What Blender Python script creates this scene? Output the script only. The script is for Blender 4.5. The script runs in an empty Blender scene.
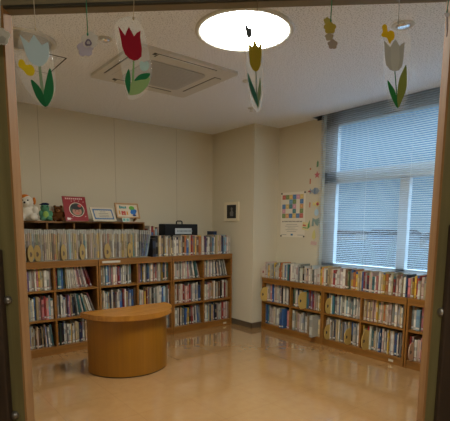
import bpy, math, random
from mathutils import Vector, Matrix
PI = math.pi
C = bpy.context.scene.collection
SC = bpy.context.scene

# ------------------------------------------------------------------ camera
EYE = Vector((0, 0, 1.35))
FPX, CYP = 430.58, 285.68
YAW, PITCH, ROLL = 0.6706, -0.1381, 0.0070
r0 = Vector((math.cos(YAW), -math.sin(YAW), 0)); f0 = Vector((math.sin(YAW), math.cos(YAW), 0)); u0 = Vector((0, 0, 1))
FW = f0 * math.cos(PITCH) + u0 * math.sin(PITCH); u1 = u0 * math.cos(PITCH) - f0 * math.sin(PITCH)
RT = r0 * math.cos(ROLL) + u1 * math.sin(ROLL); UP = u1 * math.cos(ROLL) - r0 * math.sin(ROLL)
cam = bpy.data.cameras.new('camera'); co = bpy.data.objects.new('camera', cam); C.objects.link(co)
co.matrix_world = Matrix(((RT.x, UP.x, -FW.x, EYE.x), (RT.y, UP.y, -FW.y, EYE.y), (RT.z, UP.z, -FW.z, EYE.z), (0, 0, 0, 1)))
cam.sensor_fit = 'HORIZONTAL'; cam.sensor_width = 36; cam.lens = FPX / 450 * 36
cam.shift_y = (CYP - 210.5) / 450; cam.clip_start = 0.02; cam.clip_end = 800
SC.camera = co

# ------------------------------------------------------------------ sky, exposure
w = bpy.data.worlds.new('sky'); SC.world = w; w.use_nodes = True
nt = w.node_tree; bg = nt.nodes['Background']
tc = nt.nodes.new('ShaderNodeTexCoord'); sp = nt.nodes.new('ShaderNodeSeparateXYZ'); cr = nt.nodes.new('ShaderNodeValToRGB')
nt.links.new(tc.outputs['Generated'], sp.inputs[0]); nt.links.new(sp.outputs['Z'], cr.inputs['Fac']); nt.links.new(cr.outputs['Color'], bg.inputs['Color'])
cr.color_ramp.elements[0].position = 0.0; cr.color_ramp.elements[0].color = (0.15, 0.26, 0.35, 1)
cr.color_ramp.elements[1].position = 0.26; cr.color_ramp.elements[1].color = (0.16, 0.33, 0.52, 1)
e_ = cr.color_ramp.elements.new(0.62); e_.color = (8.0, 13.5, 20.0, 1)      # unseen upper sky, brightened to light the ceiling through the blind
bg.inputs['Strength'].default_value = 1.0
SC.view_settings.view_transform = 'Standard'; SC.view_settings.look = 'None'
SC.view_settings.exposure = 0.0; SC.view_settings.gamma = 1; SC.view_settings.use_curve_mapping = False
LAMP = 66.0      # glow of the round ceiling lamp
HALL_FILL = 75.0       # glow of an added, unseen fill lamp behind the viewer

# ------------------------------------------------------------------ helpers
def ray(x, y): return FW + RT * ((x - 225) / FPX) + UP * ((CYP - y) / FPX)
def hit(x, y, ax, v):
    d = ray(x, y); t = (v - EYE[ax]) / d[ax]; return EYE + d * t
def lin(c):
    def g(v):
        v /= 255.0
        return v / 12.92 if v <= 0.04045 else ((v + 0.055) / 1.055) ** 2.4
    return (g(c[0]), g(c[1]), g(c[2]), 1.0)

MATS = {}
def mat(name, col=None, rough=0.5, spec=0.5, metal=0.0, wood=None, speck=None, bump=0.0, emit=None, alpha=None, attr=False, coat=0.0, trans=0.0, vary=1.0):
    m = bpy.data.materials.new(name); m.use_nodes = True; t = m.node_tree; b = t.nodes['Principled BSDF']
    b.inputs['Roughness'].default_value = rough; b.inputs['Specular IOR Level'].default_value = spec; b.inputs['Metallic'].default_value = metal
    b.inputs['Coat Weight'].default_value = coat; b.inputs['Coat Roughness'].default_value = 0.05; b.inputs['Coat IOR'].default_value = 1.7
    L = t.links.new
    if col: b.inputs['Base Color'].default_value = (*col[:3], 1)
    if attr:
        a = t.nodes.new('ShaderNodeAttribute'); a.attribute_name = 'col'; L(a.outputs['Color'], b.inputs['Base Color'])
    if wood:
        tcn = t.nodes.new('ShaderNodeTexCoord'); mp = t.nodes.new('ShaderNodeMapping'); mp.inputs['Scale'].default_value = wood
        n = t.nodes.new('ShaderNodeTexNoise'); n.inputs['Scale'].default_value = 1; n.inputs['Detail'].default_value = 4
        mx = t.nodes.new('ShaderNodeValToRGB'); e = mx.color_ramp.elements
        e[0].position = 0.3; e[0].color = (col[0] * (1 - .22 * vary), col[1] * (1 - .26 * vary), col[2] * (1 - .32 * vary), 1); e[1].position = 0.72; e[1].color = (col[0] * 1.12, col[1] * 1.12, col[2] * 1.1, 1)
        L(tcn.outputs['Object'], mp.inputs[0]); L(mp.outputs[0], n.inputs[0]); L(n.outputs['Fac'], mx.inputs[0]); L(mx.outputs[0], b.inputs['Base Color'])
    if speck:   # (scale, dark factor, low, high)
        tcn = t.nodes.new('ShaderNodeTexCoord'); n = t.nodes.new('ShaderNodeTexNoise'); n.inputs['Scale'].default_value = speck[0]; n.inputs['Detail'].default_value = 2
        mx = t.nodes.new('ShaderNodeValToRGB'); e = mx.color_ramp.elements
        e[0].position = speck[2]; e[0].color = (col[0] * speck[1], col[1] * speck[1], col[2] * speck[1], 1); e[1].position = speck[3]; e[1].color = (*col[:3], 1)
        L(tcn.outputs['Object'], n.inputs[0]); L(n.outputs['Fac'], mx.inputs[0]); L(mx.outputs[0], b.inputs['Base Color'])
        if bump:
            bp = t.nodes.new('ShaderNodeBump'); bp.inputs['Strength'].default_value = bump; bp.inputs['Distance'].default_value = 0.01
            L(n.outputs['Fac'], bp.inputs['Height']); L(bp.outputs[0], b.inputs['Normal'])
    if emit:
        b.inputs['Emission Color'].default_value = (*emit[:3], 1); b.inputs['Emission Strength'].default_value = emit[3]
    if alpha is not None: b.inputs['Alpha'].default_value = alpha
    if trans:
        tl = t.nodes.new('ShaderNodeBsdfTranslucent'); mxs = t.nodes.new('ShaderNodeMixShader'); mxs.inputs[0].default_value = trans
        if attr: L(a.outputs['Color'], tl.inputs['Color'])
        else: tl.inputs['Color'].default_value = (*col[:3], 1)
        out = t.nodes['Material Output']; L(b.outputs[0], mxs.inputs[1]); L(tl.outputs[0], mxs.inputs[2]); L(mxs.outputs[0], out.inputs['Surface'])
    MATS[name] = m
    return m

mat('paint', rough=0.55, attr=True)
mat('book', rough=0.45, spec=0.4, attr=True)
mat('plush', rough=0.95, spec=0.1, attr=True)
mat('paper', rough=0.7, spec=0.2, attr=True, trans=0.3)
mat('film_creased', (0.9, 0.93, 0.95), rough=0.3, spec=0.5, alpha=0.30)
mat('film', (0.9, 0.93, 0.95), rough=0.15, spec=0.5, alpha=0.10)
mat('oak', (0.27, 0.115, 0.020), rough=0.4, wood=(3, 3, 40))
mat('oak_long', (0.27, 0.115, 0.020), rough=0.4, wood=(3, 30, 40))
mat('oak_shaded', (0.15, 0.066, 0.016), rough=0.5, wood=(3, 3, 30))  # darker copy of the oak, interior shade put into the colour
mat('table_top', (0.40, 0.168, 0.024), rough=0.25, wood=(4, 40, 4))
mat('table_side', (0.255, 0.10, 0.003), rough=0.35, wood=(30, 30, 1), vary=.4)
mat('kick', (0.03, 0.02, 0.015), rough=0.6)
mat('olive', (0.18, 0.155, 0.065), rough=0.5, wood=(40, 40, 2))
mat('lintel_olive', (0.20, 0.165, 0.10), rough=0.5)
mat('groove', (0.03, 0.028, 0.018), rough=0.6)
mat('reveal_wood', (0.34, 0.18, 0.072), rough=0.65, spec=0.2, wood=(30, 30, 2))
mat('dark_wood', (0.045, 0.026, 0.014), rough=0.7, wood=(50, 50, 5))
mat('steel', (0.3, 0.29, 0.28), rough=0.45, metal=1.0)
mat('chrome', (0.8, 0.8, 0.82), rough=0.15, metal=1.0)
mat('white_plastic', (0.62, 0.59, 0.52), rough=0.4)
mat('grille', (0.46, 0.45, 0.42), rough=0.5)
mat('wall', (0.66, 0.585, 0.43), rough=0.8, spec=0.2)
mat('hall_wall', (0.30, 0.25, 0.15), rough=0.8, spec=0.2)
mat('ceil', (0.88, 0.89, 0.90), rough=0.9, spec=0.1, speck=(110, 0.6, 0.36, 0.47), bump=0.25)
mat('black', (0.011, 0.011, 0.013), rough=0.65, spec=0.3)
mat('pocket_shade', (0.03, 0.03, 0.03), rough=0.8)  # near-black: shade of the blind recess put into the colour
mat('baseboard', (0.12, 0.085, 0.05), rough=0.5)
mat('slat', (0.60, 0.61, 0.61), rough=0.45)
mat('alu', (0.50, 0.50, 0.48), rough=0.45, metal=0.2)
mat('glass_', (1, 1, 1), rough=0.02, alpha=0.06)
mat('cord', (0.6, 0.6, 0.58), rough=0.7)
mat('lamp_glow', (1, 0.98, 0.9), rough=0.5, emit=(1.0, 1.0, 0.93, LAMP))
mat('hall_fill_glow', (1, 0.98, 0.9), rough=0.5, emit=(1.0, 0.97, 0.85, HALL_FILL))
mat('lamp_off', (0.42, 0.39, 0.32), rough=0.5)
mat('ground', (0.022, 0.024, 0.023), rough=1.0, spec=0.0)
mat('house_matte', rough=1.0, spec=0.0, attr=True)

def floor_mat():
    m = mat('floor', (0.42, 0.25, 0.115), rough=0.14, spec=0.4, coat=1.0); t = m.node_tree; b = t.nodes['Principled BSDF']; L = t.links.new
    tcn = t.nodes.new('ShaderNodeTexCoord'); n = t.nodes.new('ShaderNodeTexNoise'); n.inputs['Scale'].default_value = 14; n.inputs['Detail'].default_value = 6
    cr_ = t.nodes.new('ShaderNodeValToRGB'); e = cr_.color_ramp.elements
    e[0].position = .3; e[0].color = (0.40, 0.222, 0.086, 1); e[1].position = .7; e[1].color = (0.44, 0.25, 0.102, 1)
    br = t.nodes.new('ShaderNodeTexBrick'); br.offset = 0; br.inputs['Scale'].default_value = 1
    br.inputs['Brick Width'].default_value = .45; br.inputs['Row Height'].default_value = .45; br.inputs['Mortar Size'].default_value = .0025
    br.inputs['Color1'].default_value = (1, 1, 1, 1); br.inputs['Color2'].default_value = (.98, .98, .975, 1); br.inputs['Mortar'].default_value = (.86, .85, .84, 1)
    mu = t.nodes.new('ShaderNodeMixRGB'); mu.blend_type = 'MULTIPLY'; mu.inputs[0].default_value = 1
    L(tcn.outputs['Object'], n.inputs[0]); L(n.outputs['Fac'], cr_.inputs[0]); L(tcn.outputs['Object'], br.inputs[0])
    L(cr_.outputs[0], mu.inputs[1]); L(br.outputs['Color'], mu.inputs[2]); L(mu.outputs[0], b.inputs['Base Color'])
floor_mat()

class MB:
    def __init__(s): s.v = []; s.f = []; s.c = []; s.m = []; s.mats = []; s.sm = []
    def mi(s, m):
        if m not in s.mats: s.mats.append(m)
        return s.mats.index(m)
    def add(s, vs, fs, m='paint', col=(1, 1, 1, 1), smooth=False):
        k = len(s.v); s.v += [tuple(x) for x in vs]; i = s.mi(m)
        for j, f in enumerate(fs):
            s.f.append([k + a for a in f]); s.m.append(i); s.sm.append(smooth)
            s.c.append(col[j] if isinstance(col, list) else col)
        return s
    def box(s, a, b, m='paint', col=(1, 1, 1, 1), M=None):
        x0, x1 = sorted((a[0], b[0])); y0, y1 = sorted((a[1], b[1])); z0, z1 = sorted((a[2], b[2]))
        vs = [(x0, y0, z0), (x1, y0, z0), (x1, y1, z0), (x0, y1, z0), (x0, y0, z1), (x1, y0, z1), (x1, y1, z1), (x0, y1, z1)]
        if M: vs = [M @ Vector(p) for p in vs]
        return s.add(vs, [(0, 3, 2, 1), (4, 5, 6, 7), (0, 1, 5, 4), (1, 2, 6, 5), (2, 3, 7, 6), (3, 0, 4, 7)], m, col)
    def prism(s, pts, y0, y1, m='paint', col=(1, 1, 1, 1), M=None):      # outline in x,z pushed along y
        n = len(pts)
        if sum(pts[i][0] * pts[(i + 1) % n][1] - pts[(i + 1) % n][0] * pts[i][1] for i in range(n)) < 0: pts = pts[::-1]
        vs = [(x, y0, z) for x, z in pts] + [(x, y1, z) for x, z in pts]
        if M: vs = [M @ Vector(p) for p in vs]
        return s.add(vs, [tuple(range(n)), tuple(range(2 * n - 1, n - 1, -1))] + [(i, i + n, (i + 1) % n + n, (i + 1) % n) for i in range(n)], m, col)
    def slab(s, pts, z0, z1, m='paint', col=(1, 1, 1, 1), sm=False):      # outline in x,y pushed along z
        n = len(pts)
        if sum(pts[i][0] * pts[(i + 1) % n][1] - pts[(i + 1) % n][0] * pts[i][1] for i in range(n)) < 0: pts = pts[::-1]
        vs = [(x, y, z0) for x, y in pts] + [(x, y, z1) for x, y in pts]
        s.add(vs, [tuple(range(n - 1, -1, -1)), tuple(range(n, 2 * n))], m, col)
        return s.add(vs, [(i, (i + 1) % n, (i + 1) % n + n, i + n) for i in range(n)], m, col, sm)
    def lathe(s, prof, m='paint', col=(1, 1, 1, 1), n=32, c=(0, 0, 0), cap=True):
        vs = []; fs = []
        for r, z in prof:
            for k in range(n): vs.append((c[0] + r * math.cos(2 * PI * k / n), c[1] + r * math.sin(2 * PI * k / n), c[2] + z))
        for i in range(len(prof) - 1):
            for k in range(n): fs.append((i * n + k, i * n + (k + 1) % n, (i + 1) * n + (k + 1) % n, (i + 1) * n + k))
        if cap: fs += [tuple(range(n - 1, -1, -1)), tuple(range((len(prof) - 1) * n, len(prof) * n))]
        return s.add(vs, fs, m, col, True)
    def ball(s, c, r, m='paint', col=(1, 1, 1, 1), nu=14, nv=10, M=None):
        rx, ry, rz = r if isinstance(r, tuple) else (r, r, r); vs = []; fs = []
        for i in range(nv + 1):
            th = PI * i / nv
            for k in range(nu):
                ph = 2 * PI * k / nu; vs.append((c[0] + rx * math.sin(th) * math.cos(ph), c[1] + ry * math.sin(th) * math.sin(ph), c[2] - rz * math.cos(th)))
        for i in range(nv):
            for k in range(nu): fs.append((i * nu + k, i * nu + (k + 1) % nu, (i + 1) * nu + (k + 1) % nu, (i + 1) * nu + k))
        if M: vs = [M @ Vector(p) for p in vs]
        return s.add(vs, fs, m, col, True)
    def tube(s, pts, r, m='paint', col=(1, 1, 1, 1), n=6):
        pts = [Vector(p) for p in pts]; vs = []; fs = []
        for i, p in enumerate(pts):
            d = (pts[min(i + 1, len(pts) - 1)] - pts[max(i - 1, 0)]).normalized()
            a = d.orthogonal().normalized(); b = d.cross(a)
            if i and a.dot(pa) < 0 and abs(a.dot(pa)) > .5: a = -a; b = -b
            pa = a
            for k in range(n): vs.append(p + a * r * math.cos(2 * PI * k / n) + b * r * math.sin(2 * PI * k / n))
        for i in range(len(pts) - 1):
            for k in range(n): fs.append((i * n + k, i * n + (k + 1) % n, (i + 1) * n + (k + 1) % n, (i + 1) * n + k))
        fs += [tuple(range(n - 1, -1, -1)), tuple(range((len(pts) - 1) * n, len(pts) * n))]
        return s.add(vs, fs, m, col, True)
    def build(s, name, parent=None, loc=(0, 0, 0), rot=(0, 0, 0), remesh=0, bevel=0):
        me = bpy.data.meshes.new(name); me.from_pydata(s.v, [], s.f)
        for m in s.mats: me.materials.append(MATS[m])
        at = me.color_attributes.new('col', 'FLOAT_COLOR', 'CORNER'); k = 0
        for i, p in enumerate(me.polygons):
            p.material_index = s.m[i]; p.use_smooth = s.sm[i]
            for _ in p.loop_indices: at.data[k].color = s.c[i]; k += 1
        me.update()
        o = bpy.data.objects.new(name, me); C.objects.link(o); o.location = loc; o.rotation_euler = rot
        if parent: o.parent = parent
        if bevel:
            b = o.modifiers.new('bevel', 'BEVEL'); b.width = bevel; b.segments = 2; b.limit_method = 'ANGLE'
        return o

def tag(o, label=None, cat=None, group=None, kind=None):
    if label: o['label'] = label
    if cat: o['category'] = cat
    if group: o['group'] = group
    if kind: o['kind'] = kind
    return o
def thing(name, label, cat, loc=(0, 0, 0), rot=(0, 0, 0), group=None):
    o = bpy.data.objects.new(name, None); C.objects.link(o); o.empty_display_size = .1
    o.location = loc; o.rotation_euler = rot
    return tag(o, label, cat, group)
def struct(name, mb, loc=(0, 0, 0), rot=(0, 0, 0), parent=None):
    o = mb.build(name, parent, loc, rot)
    if not parent: o['kind'] = 'structure'
    return o

# ------------------------------------------------------------------ room numbers
YB, X1, YP, X2, HC = 5.043, 3.757, 4.159, 4.191, 2.618
XL, YF = 0.20, 0.35
YA, XB = 4.512, 3.866
WLX, WLY = 0.734, -0.679           # along the doorway wall, to the viewer's right
NX, NY = 0.679, 0.734              # through the doorway, into the room
DW = 1.60                          # viewer to the doorway wall
ROTW = math.atan2(WLY, WLX)
def W(u, n): return (NX * n + WLX * u, NY * n + WLY * u)
def hw(x, y, n):                    # pixel -> (along, height) on the plane n metres in front of the viewer
    d = ray(x, y); t = n / (d.x * NX + d.y * NY); P = EYE + d * t
    return P.x * WLX + P.y * WLY, P.z

# ------------------------------------------------------------------ room shell
m = MB(); m.box((-2.6, -2.6, -.1), (4.6, 5.3, 0), 'floor'); struct('floor', m)
m = MB(); m.box((-2.6, -2.6, HC), (4.085, 5.3, HC + .1), 'ceil'); m.box((4.085, 3.53, HC), (4.45, 5.3, HC + .1), 'ceil')
m.box((4.085, .2, HC + .101), (4.45, 3.53, HC + .14), 'pocket_shade'); m.box((4.085, .2, HC), (4.45, .34, HC + .1), 'ceil')
m.box((4.085, 3.522, HC + .001), (4.19, 3.53, HC + .1), 'pocket_shade'); m.box((4.183, 3.428, HC - .02), (4.1908, 3.522, HC + .1), 'pocket_shade')  # dark panels stand in for shade on the recess sides
struct('ceiling', m)

mw = MATS['wall'] .node_tree
def seam_wall():
    t = mat('seam_wall', (0.66, 0.585, 0.43), rough=0.8, spec=0.2).node_tree; b = t.nodes['Principled BSDF']; L = t.links.new
    tcn = t.nodes.new('ShaderNodeTexCoord'); s = t.nodes.new('ShaderNodeSeparateXYZ'); L(tcn.outputs['Object'], s.inputs[0])
    ad = t.nodes.new('ShaderNodeMath'); ad.operation = 'SUBTRACT'; ad.inputs[1].default_value = 1.411 - 0.873
    md = t.nodes.new('ShaderNodeMath'); md.operation = 'MODULO'; md.inputs[1].default_value = 0.873
    lt = t.nodes.new('ShaderNodeMath'); lt.operation = 'LESS_THAN'; lt.inputs[1].default_value = 0.006
    mx = t.nodes.new('ShaderNodeMixRGB'); mx.inputs[1].default_value = (0.66, 0.585, 0.43, 1); mx.inputs[2].default_value = (0.47, 0.39, 0.26, 1)
    L(s.outputs['X'], ad.inputs[0]); L(ad.outputs[0], md.inputs[0]); L(md.outputs[0], lt.inputs[0]); L(lt.outputs[0], mx.inputs[0]); L(mx.outputs[0], b.inputs['Base Color'])
seam_wall()
m = MB(); m.box((XL - .1, YB, 0), (X1 + .5, YB + .12, HC), 'seam_wall'); struct('wall_back', m)
m = MB(); m.box((X1, YP, 0), (X2 + .12, YB, HC), 'wall'); struct('wall_pillar', m)
m = MB(); m.box((XL - .12, 1.99, 0), (XL, YB, HC), 'wall'); struct('wall_left', m)
m = MB(); m.box((1.98, YF - .12, 0), (X2 + .12, YF, HC), 'wall'); struct('wall_front', m)
WY0, WY1, WZ0 = 0.80, 3.425, 0.865
m = MB(); m.box((X2, YF, 0), (X2 + .12, YP, WZ0), 'wall'); m.box((X2, WY1, WZ0), (X2 + .12, YP, HC + .1), 'wall'); m.box((X2, YF, WZ0), (X2 + .12, WY0, HC + .1), 'wall')
struct('wall_right', m)
m = MB(); m.box((X1 - .008, YP - .008, 0), (X1, YB, .075), 'baseboard'); m.box((X1 - .008, YP - .008, 0), (X2, YP, .075), 'baseboard'); struct('baseboard_pillar', m)
# doorway wall with its opening
uL, uR, zl = -.917, .625, 2.110
N0, N1 = 1.580, 1.638
m = MB()
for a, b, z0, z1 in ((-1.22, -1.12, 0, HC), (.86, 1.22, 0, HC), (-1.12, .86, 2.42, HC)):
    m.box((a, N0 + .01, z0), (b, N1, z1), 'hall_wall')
struct('wall_doorway', m, rot=(0, 0, ROTW))
m = MB(); m.box((-1.12, N0, 0), (uL - .008, N1, 2.42), 'olive'); struct('trim_1', m, rot=(0, 0, ROTW))
m = MB(); m.box((uR + .008, N0, 0), (.86, N1, 2.42), 'olive'); struct('trim_2', m, rot=(0, 0, ROTW))
m = MB(); m.box((uL - .008, N0, zl + .008), (uR + .008, N1, 2.42), 'lintel_olive'); struct('trim_3', m, rot=(0, 0, ROTW))
m = MB(); m.box((uL - .008, N0 + .001, 0), (uL, N1, zl + .008), 'reveal_wood'); struct('trim_4', m, rot=(0, 0, ROTW))
m = MB(); m.box((uR, N0 + .001, 0), (uR + .008, N1, zl + .008), 'reveal_wood'); struct('trim_5', m, rot=(0, 0, ROTW))
m = MB(); m.box((uL, N0 + .016, zl), (uR, N1, zl + .008), 'lintel_olive'); m.box((uL, N0 + .002, zl + .001), (uR, N0 + .016, zl + .008), 'groove'); struct('trim_6', m, rot=(0, 0, ROTW))
# the hall the viewer stands in
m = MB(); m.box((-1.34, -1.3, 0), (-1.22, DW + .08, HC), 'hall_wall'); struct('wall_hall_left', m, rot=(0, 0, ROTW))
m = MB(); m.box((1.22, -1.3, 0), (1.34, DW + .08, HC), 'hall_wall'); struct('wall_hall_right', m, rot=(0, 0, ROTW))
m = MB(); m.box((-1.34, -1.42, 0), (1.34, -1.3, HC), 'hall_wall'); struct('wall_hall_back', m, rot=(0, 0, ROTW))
hx, hy = W(0, -.35)
t = thing('hall_fill_lamp', 'round fill lamp added unseen behind the viewer', 'lamp', (hx, hy, HC))  # added to brighten the jambs and ornaments, never in view
m = MB(); m.lathe([(.2, -.03), (.2, 0)], 'white_plastic'); m.build('fill_ring', t)
m = MB(); m.lathe([(.18, -.05), (.18, -.031)], 'hall_fill_glow'); m.build('fill_disc', t)

# ------------------------------------------------------------------ window
t = thing('window_1', None, None, (4.27, 0, 0)); t['kind'] = 'structure'
m = MB(); F = .03
m.box((-F, WY0, WZ0), (F, WY1, WZ0 + .05), 'alu'); m.box((-F, WY0, 2.505), (F, WY1, HC + .1), 'alu')
m.box((-F, WY1 - .17, WZ0), (F, WY1, HC + .1), 'alu'); m.box((-F, WY0, WZ0), (F, WY0 + .1, HC + .1), 'alu')
m.box((-F, WY0, 1.855), (F, WY1, 1.985), 'alu'); m.box((-F, 2.345, WZ0), (F, 2.445, 1.86), 'alu')
m.build('window_frame', t)
m = MB(); m.box((.004, WY0, WZ0), (.010, WY1, 2.5), 'glass_'); m.build('pane', t)
m = MB(); m.box((X2 - .012, WY0, WZ0 - .025), (4.30, WY1, WZ0), 'white_plastic'); struct('trim_7', m)

# venetian blind
BX = 4.150
t = thing('venetian_blind', 'pale grey horizontal-slat blind covering the whole window', 'blind', (BX, 0, 0))
m = MB(); m.box((-.018, 1.0, HC + .03), (.018, 3.44, HC + .07), 'alu'); m.build('head_rail', t)
m = MB(); tilt = math.radians(-8); z = HC + .02
while z > .895:
    vs = []; n = 4
    for k in range(n + 1):
        s = -.0125 + .025 * k / n; hgt = .0022 * (1 - (2 * k / n - 1) ** 2)
        px, pz = s * math.cos(tilt) - hgt * math.sin(tilt), s * math.sin(tilt) + hgt * math.cos(tilt)
        vs.append((px, pz))
    allv = [(px, y, z + pz + dz) for dz in (0, -.0006) for y in (1.0, 3.43) for px, pz in vs]
    q = n + 1; fs = []
    for k in range(n):
        fs.append((k, k + 1, q + k + 1, q + k)); fs.append((2 * q + k, 3 * q + k, 3 * q + k + 1, 2 * q + k + 1))
    fs += [(0, q, 3 * q, 2 * q), (n, 2 * q + n, 3 * q + n, q + n)]
    m.add(allv, fs, 'slat', smooth=False); z -= .0212
m.build('slats', t)
m = MB(); m.box((-.012, 1.0, .868), (.012, 3.43, .884), 'alu'); m.build('bottom_rail', t)
for y in (3.28, 2.78, 2.28, 1.78, 1.28):
    m = MB(); m.tube([(-.0135, y, .88), (-.0135, y, HC + .04)], .0012, 'cord', n=4); m.build('ladder_cord', t)

# town beyond the window
m = MB(); m.box((12, -600, -7.2), (1500, 1600, -7), 'ground'); struct('ground', m)
random.seed(5)
def house(x, y, wx, wy, h, col, roof, label):
    t = thing('house', label, 'house', (x, y, -7), group='houses outside the window')
    m = MB(); m.box((0, 0, 0), (wx, wy, h), m='house_matte', col=lin(col)); m.build('wall', t)
    m = MB(); m.prism([(-.5, h), (wx + .5, h), (wx / 2, h + 2.0)], -.5, wy + .5, m='house_matte', col=lin(roof)); m.build('roof', t)
    for k in range(int(wy / 3)):
        m = MB(); m.box((-.06, 1 + 3 * k, h - 2.2), (.02, 2.4 + 3 * k, h - .9), m='house_matte', col=lin((60, 70, 80))); m.build('house_window', t)
for x, y, wx, wy, h, col, roof, lab in (
        (170, 62, 12, 26, 4.2, (84, 76, 68), (20, 15, 12), 'distant house with dark brown roof seen through the lower blind, nearest the mullion'),
        (190, 104, 12, 22, 5.0, (78, 78, 76), (16, 17, 19), 'distant grey house with slate roof seen through the lower blind'),
        (230, 160, 14, 30, 4.0, (92, 84, 76), (24, 15, 11), 'distant beige house with dark rust roof seen through the lower blind'),
        (210, 190, 12, 22, 5.6, (80, 78, 74), (17, 16, 16), 'distant tall grey house at the blind edge beside the wall'),
        (160, 128, 10, 16, 3.4, (96, 88, 80), (20, 14, 11), 'low distant house with dark brown roof seen through the lower blind')):
    house(x, y, wx, wy, h, col, roof, lab)

# ------------------------------------------------------------------ bookcases
def bookcase(name, label, n_bays, wid, hgt, dep, tiers, loc, rz, open_bot=.075, tagpos=None, strip=False):
    """local: x along the front, y into the case, z up; front face at y=0"""
    t = thing(name, label, 'bookcase', loc, (0, 0, rz), 'bookcases')
    T = .02
    for x in (0, wid - T - .003):
        m = MB(); m.box((x, 0, 0), (x + T, dep, hgt - T), 'oak'); m.build('side_panel', t)
    m = MB(); m.box((-.001, -.004, hgt - T), (wid - .002, dep, hgt), 'oak_long'); m.build('top_panel', t)
    m = MB(); m.box((T, dep - .008, .06), (wid - T, dep, hgt - T), 'oak_shaded'); m.build('back_panel', t)
    m = MB(); m.box((T, .012, 0), (wid - T - .003, .028, .064), 'oak_long'); pl = m.build('plinth', t)
    if tagpos:
        m = MB(); m.box((tagpos, .009, .022), (tagpos + .05, .013, .045), col=lin((205, 195, 170))); tag(m.build('asset_tag', t), 'small cream tag on the plinth')
    m = MB(); m.box((T, .002, hgt - T - .048), (wid - T - .003, .02, hgt - T), 'oak_long'); m.build('top_rail', t)
    if strip:
        m = MB(); m.box((.04, -.0045, hgt - .043), (.25, .001, hgt - .020), col=lin((200, 195, 180))); tag(m.build('label_strip', t), 'white strip label on the rail')
    bw = (wid - .003 - T) / n_bays
    for k in range(1, n_bays):
        m = MB(); m.box((k * bw, .004, .085), (k * bw + T, dep - .008, hgt - T), 'oak'); m.build('divider', t)
    for i, z in enumerate(tiers):
        for k in range(n_bays):
            if i == 0 and k: continue
            a, b = (T, wid - T - .003) if i == 0 else (k * bw + T, (k + 1) * bw)
            m = MB(); m.box((a, .006, z - T), (b, dep - .008, z), 'oak_long'); m.build('shelf', t)
    return [(k * bw + T, (k + 1) * bw) for k in range(n_bays)]
HA, HB = .979, .683
AX = [0.888, 1.825, 2.763]; AW = [.932, .933, .938]
TA = [.085, .378, .682]; TB = [.078, .378]
names_a = ['tall oak bookcase beside the door jamb, soft toys above it', 'tall oak bookcase behind the half-round table', 'tall oak bookcase against the pillar, black case on top']
bays_a = []
for i in range(3):
    for a, b in bookcase('tall_bookcase', names_a[i], 2, AW[i], HA, .50, TA, (AX[i], YA, 0), 0, tagpos=.8 if i == 2 else None, strip=(i == 1)):
        bays_a.append((AX[i] + a, AX[i] + b))
BY = [4.088, 3.086, 2.080]
names_b = ['low oak bookcase beside the pillar, below the poster', 'low oak bookcase under the middle of the window', 'low oak bookcase nearest the doorway, partly cut off by the jamb']
bays_b = []
for i in range(3):
    for a, b in bookcase('low_bookcase', names_b[i], 2, 1.0, HB, .31, TB, (XB, BY[i], 0), -PI / 2, tagpos=.84 if i == 1 else None):
        bays_b.append((BY[i] - a, BY[i] - b))

# ------------------------------------------------------------------ books
PAL = {'w': (200, 194, 180), 'c': (188, 168, 128), 'y': (190, 156, 62), 'o': (186, 112, 62), 'r': (142, 40, 38), 'p': (182, 114, 112), 'i': (184, 156, 144),
       'm': (92, 38, 42), 'v': (104, 84, 118), 'b': (52, 88, 138), 'n': (36, 44, 70), 't': (60, 112, 114), 'g': (84, 112, 74), 'd': (42, 62, 46), 'k': (34, 32, 32),
       'e': (128, 126, 118), 'h': (100, 72, 48), 's': (164, 140, 102), 'l': (128, 160, 174)}
CN = {'w': 'white', 'c': 'cream', 'y': 'yellow', 'o': 'orange', 'r': 'red', 'p': 'pink', 'i': 'pale pink', 'm': 'maroon', 'v': 'purple', 'b': 'blue', 'n': 'navy', 't': 'teal',
      'g': 'green', 'd': 'dark green', 'k': 'black', 'e': 'grey', 'h': 'brown', 's': 'tan', 'l': 'light blue'}
ORD = 'first second third fourth fifth sixth seventh eighth ninth tenth eleventh twelfth thirteenth fourteenth fifteenth sixteenth seventeenth eighteenth nineteenth'.split()
TENS = {2: 'twent', 3: 'thirt', 4: 'fort', 5: 'fift', 6: 'sixt', 7: 'sevent', 8: 'eight', 9: 'ninet'}
def ordinal(i):
    if i <= 19: return ORD[i - 1]
    if i >= 100: return 'hundredth' if i == 100 else 'hundred-and-' + ordinal(i - 100)
    return TENS[i // 10] + ('ieth' if i % 10 == 0 else 'y-' + ORD[i % 10 - 1])
def jit(c, a=.12):
    k = 1 + random.uniform(-a, a); l = lin(c)
    return (min(1, l[0] * k * random.uniform(.94, 1.06)), min(1, l[1] * k), min(1, l[2] * k * random.uniform(.94, 1.06)), 1)
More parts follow.
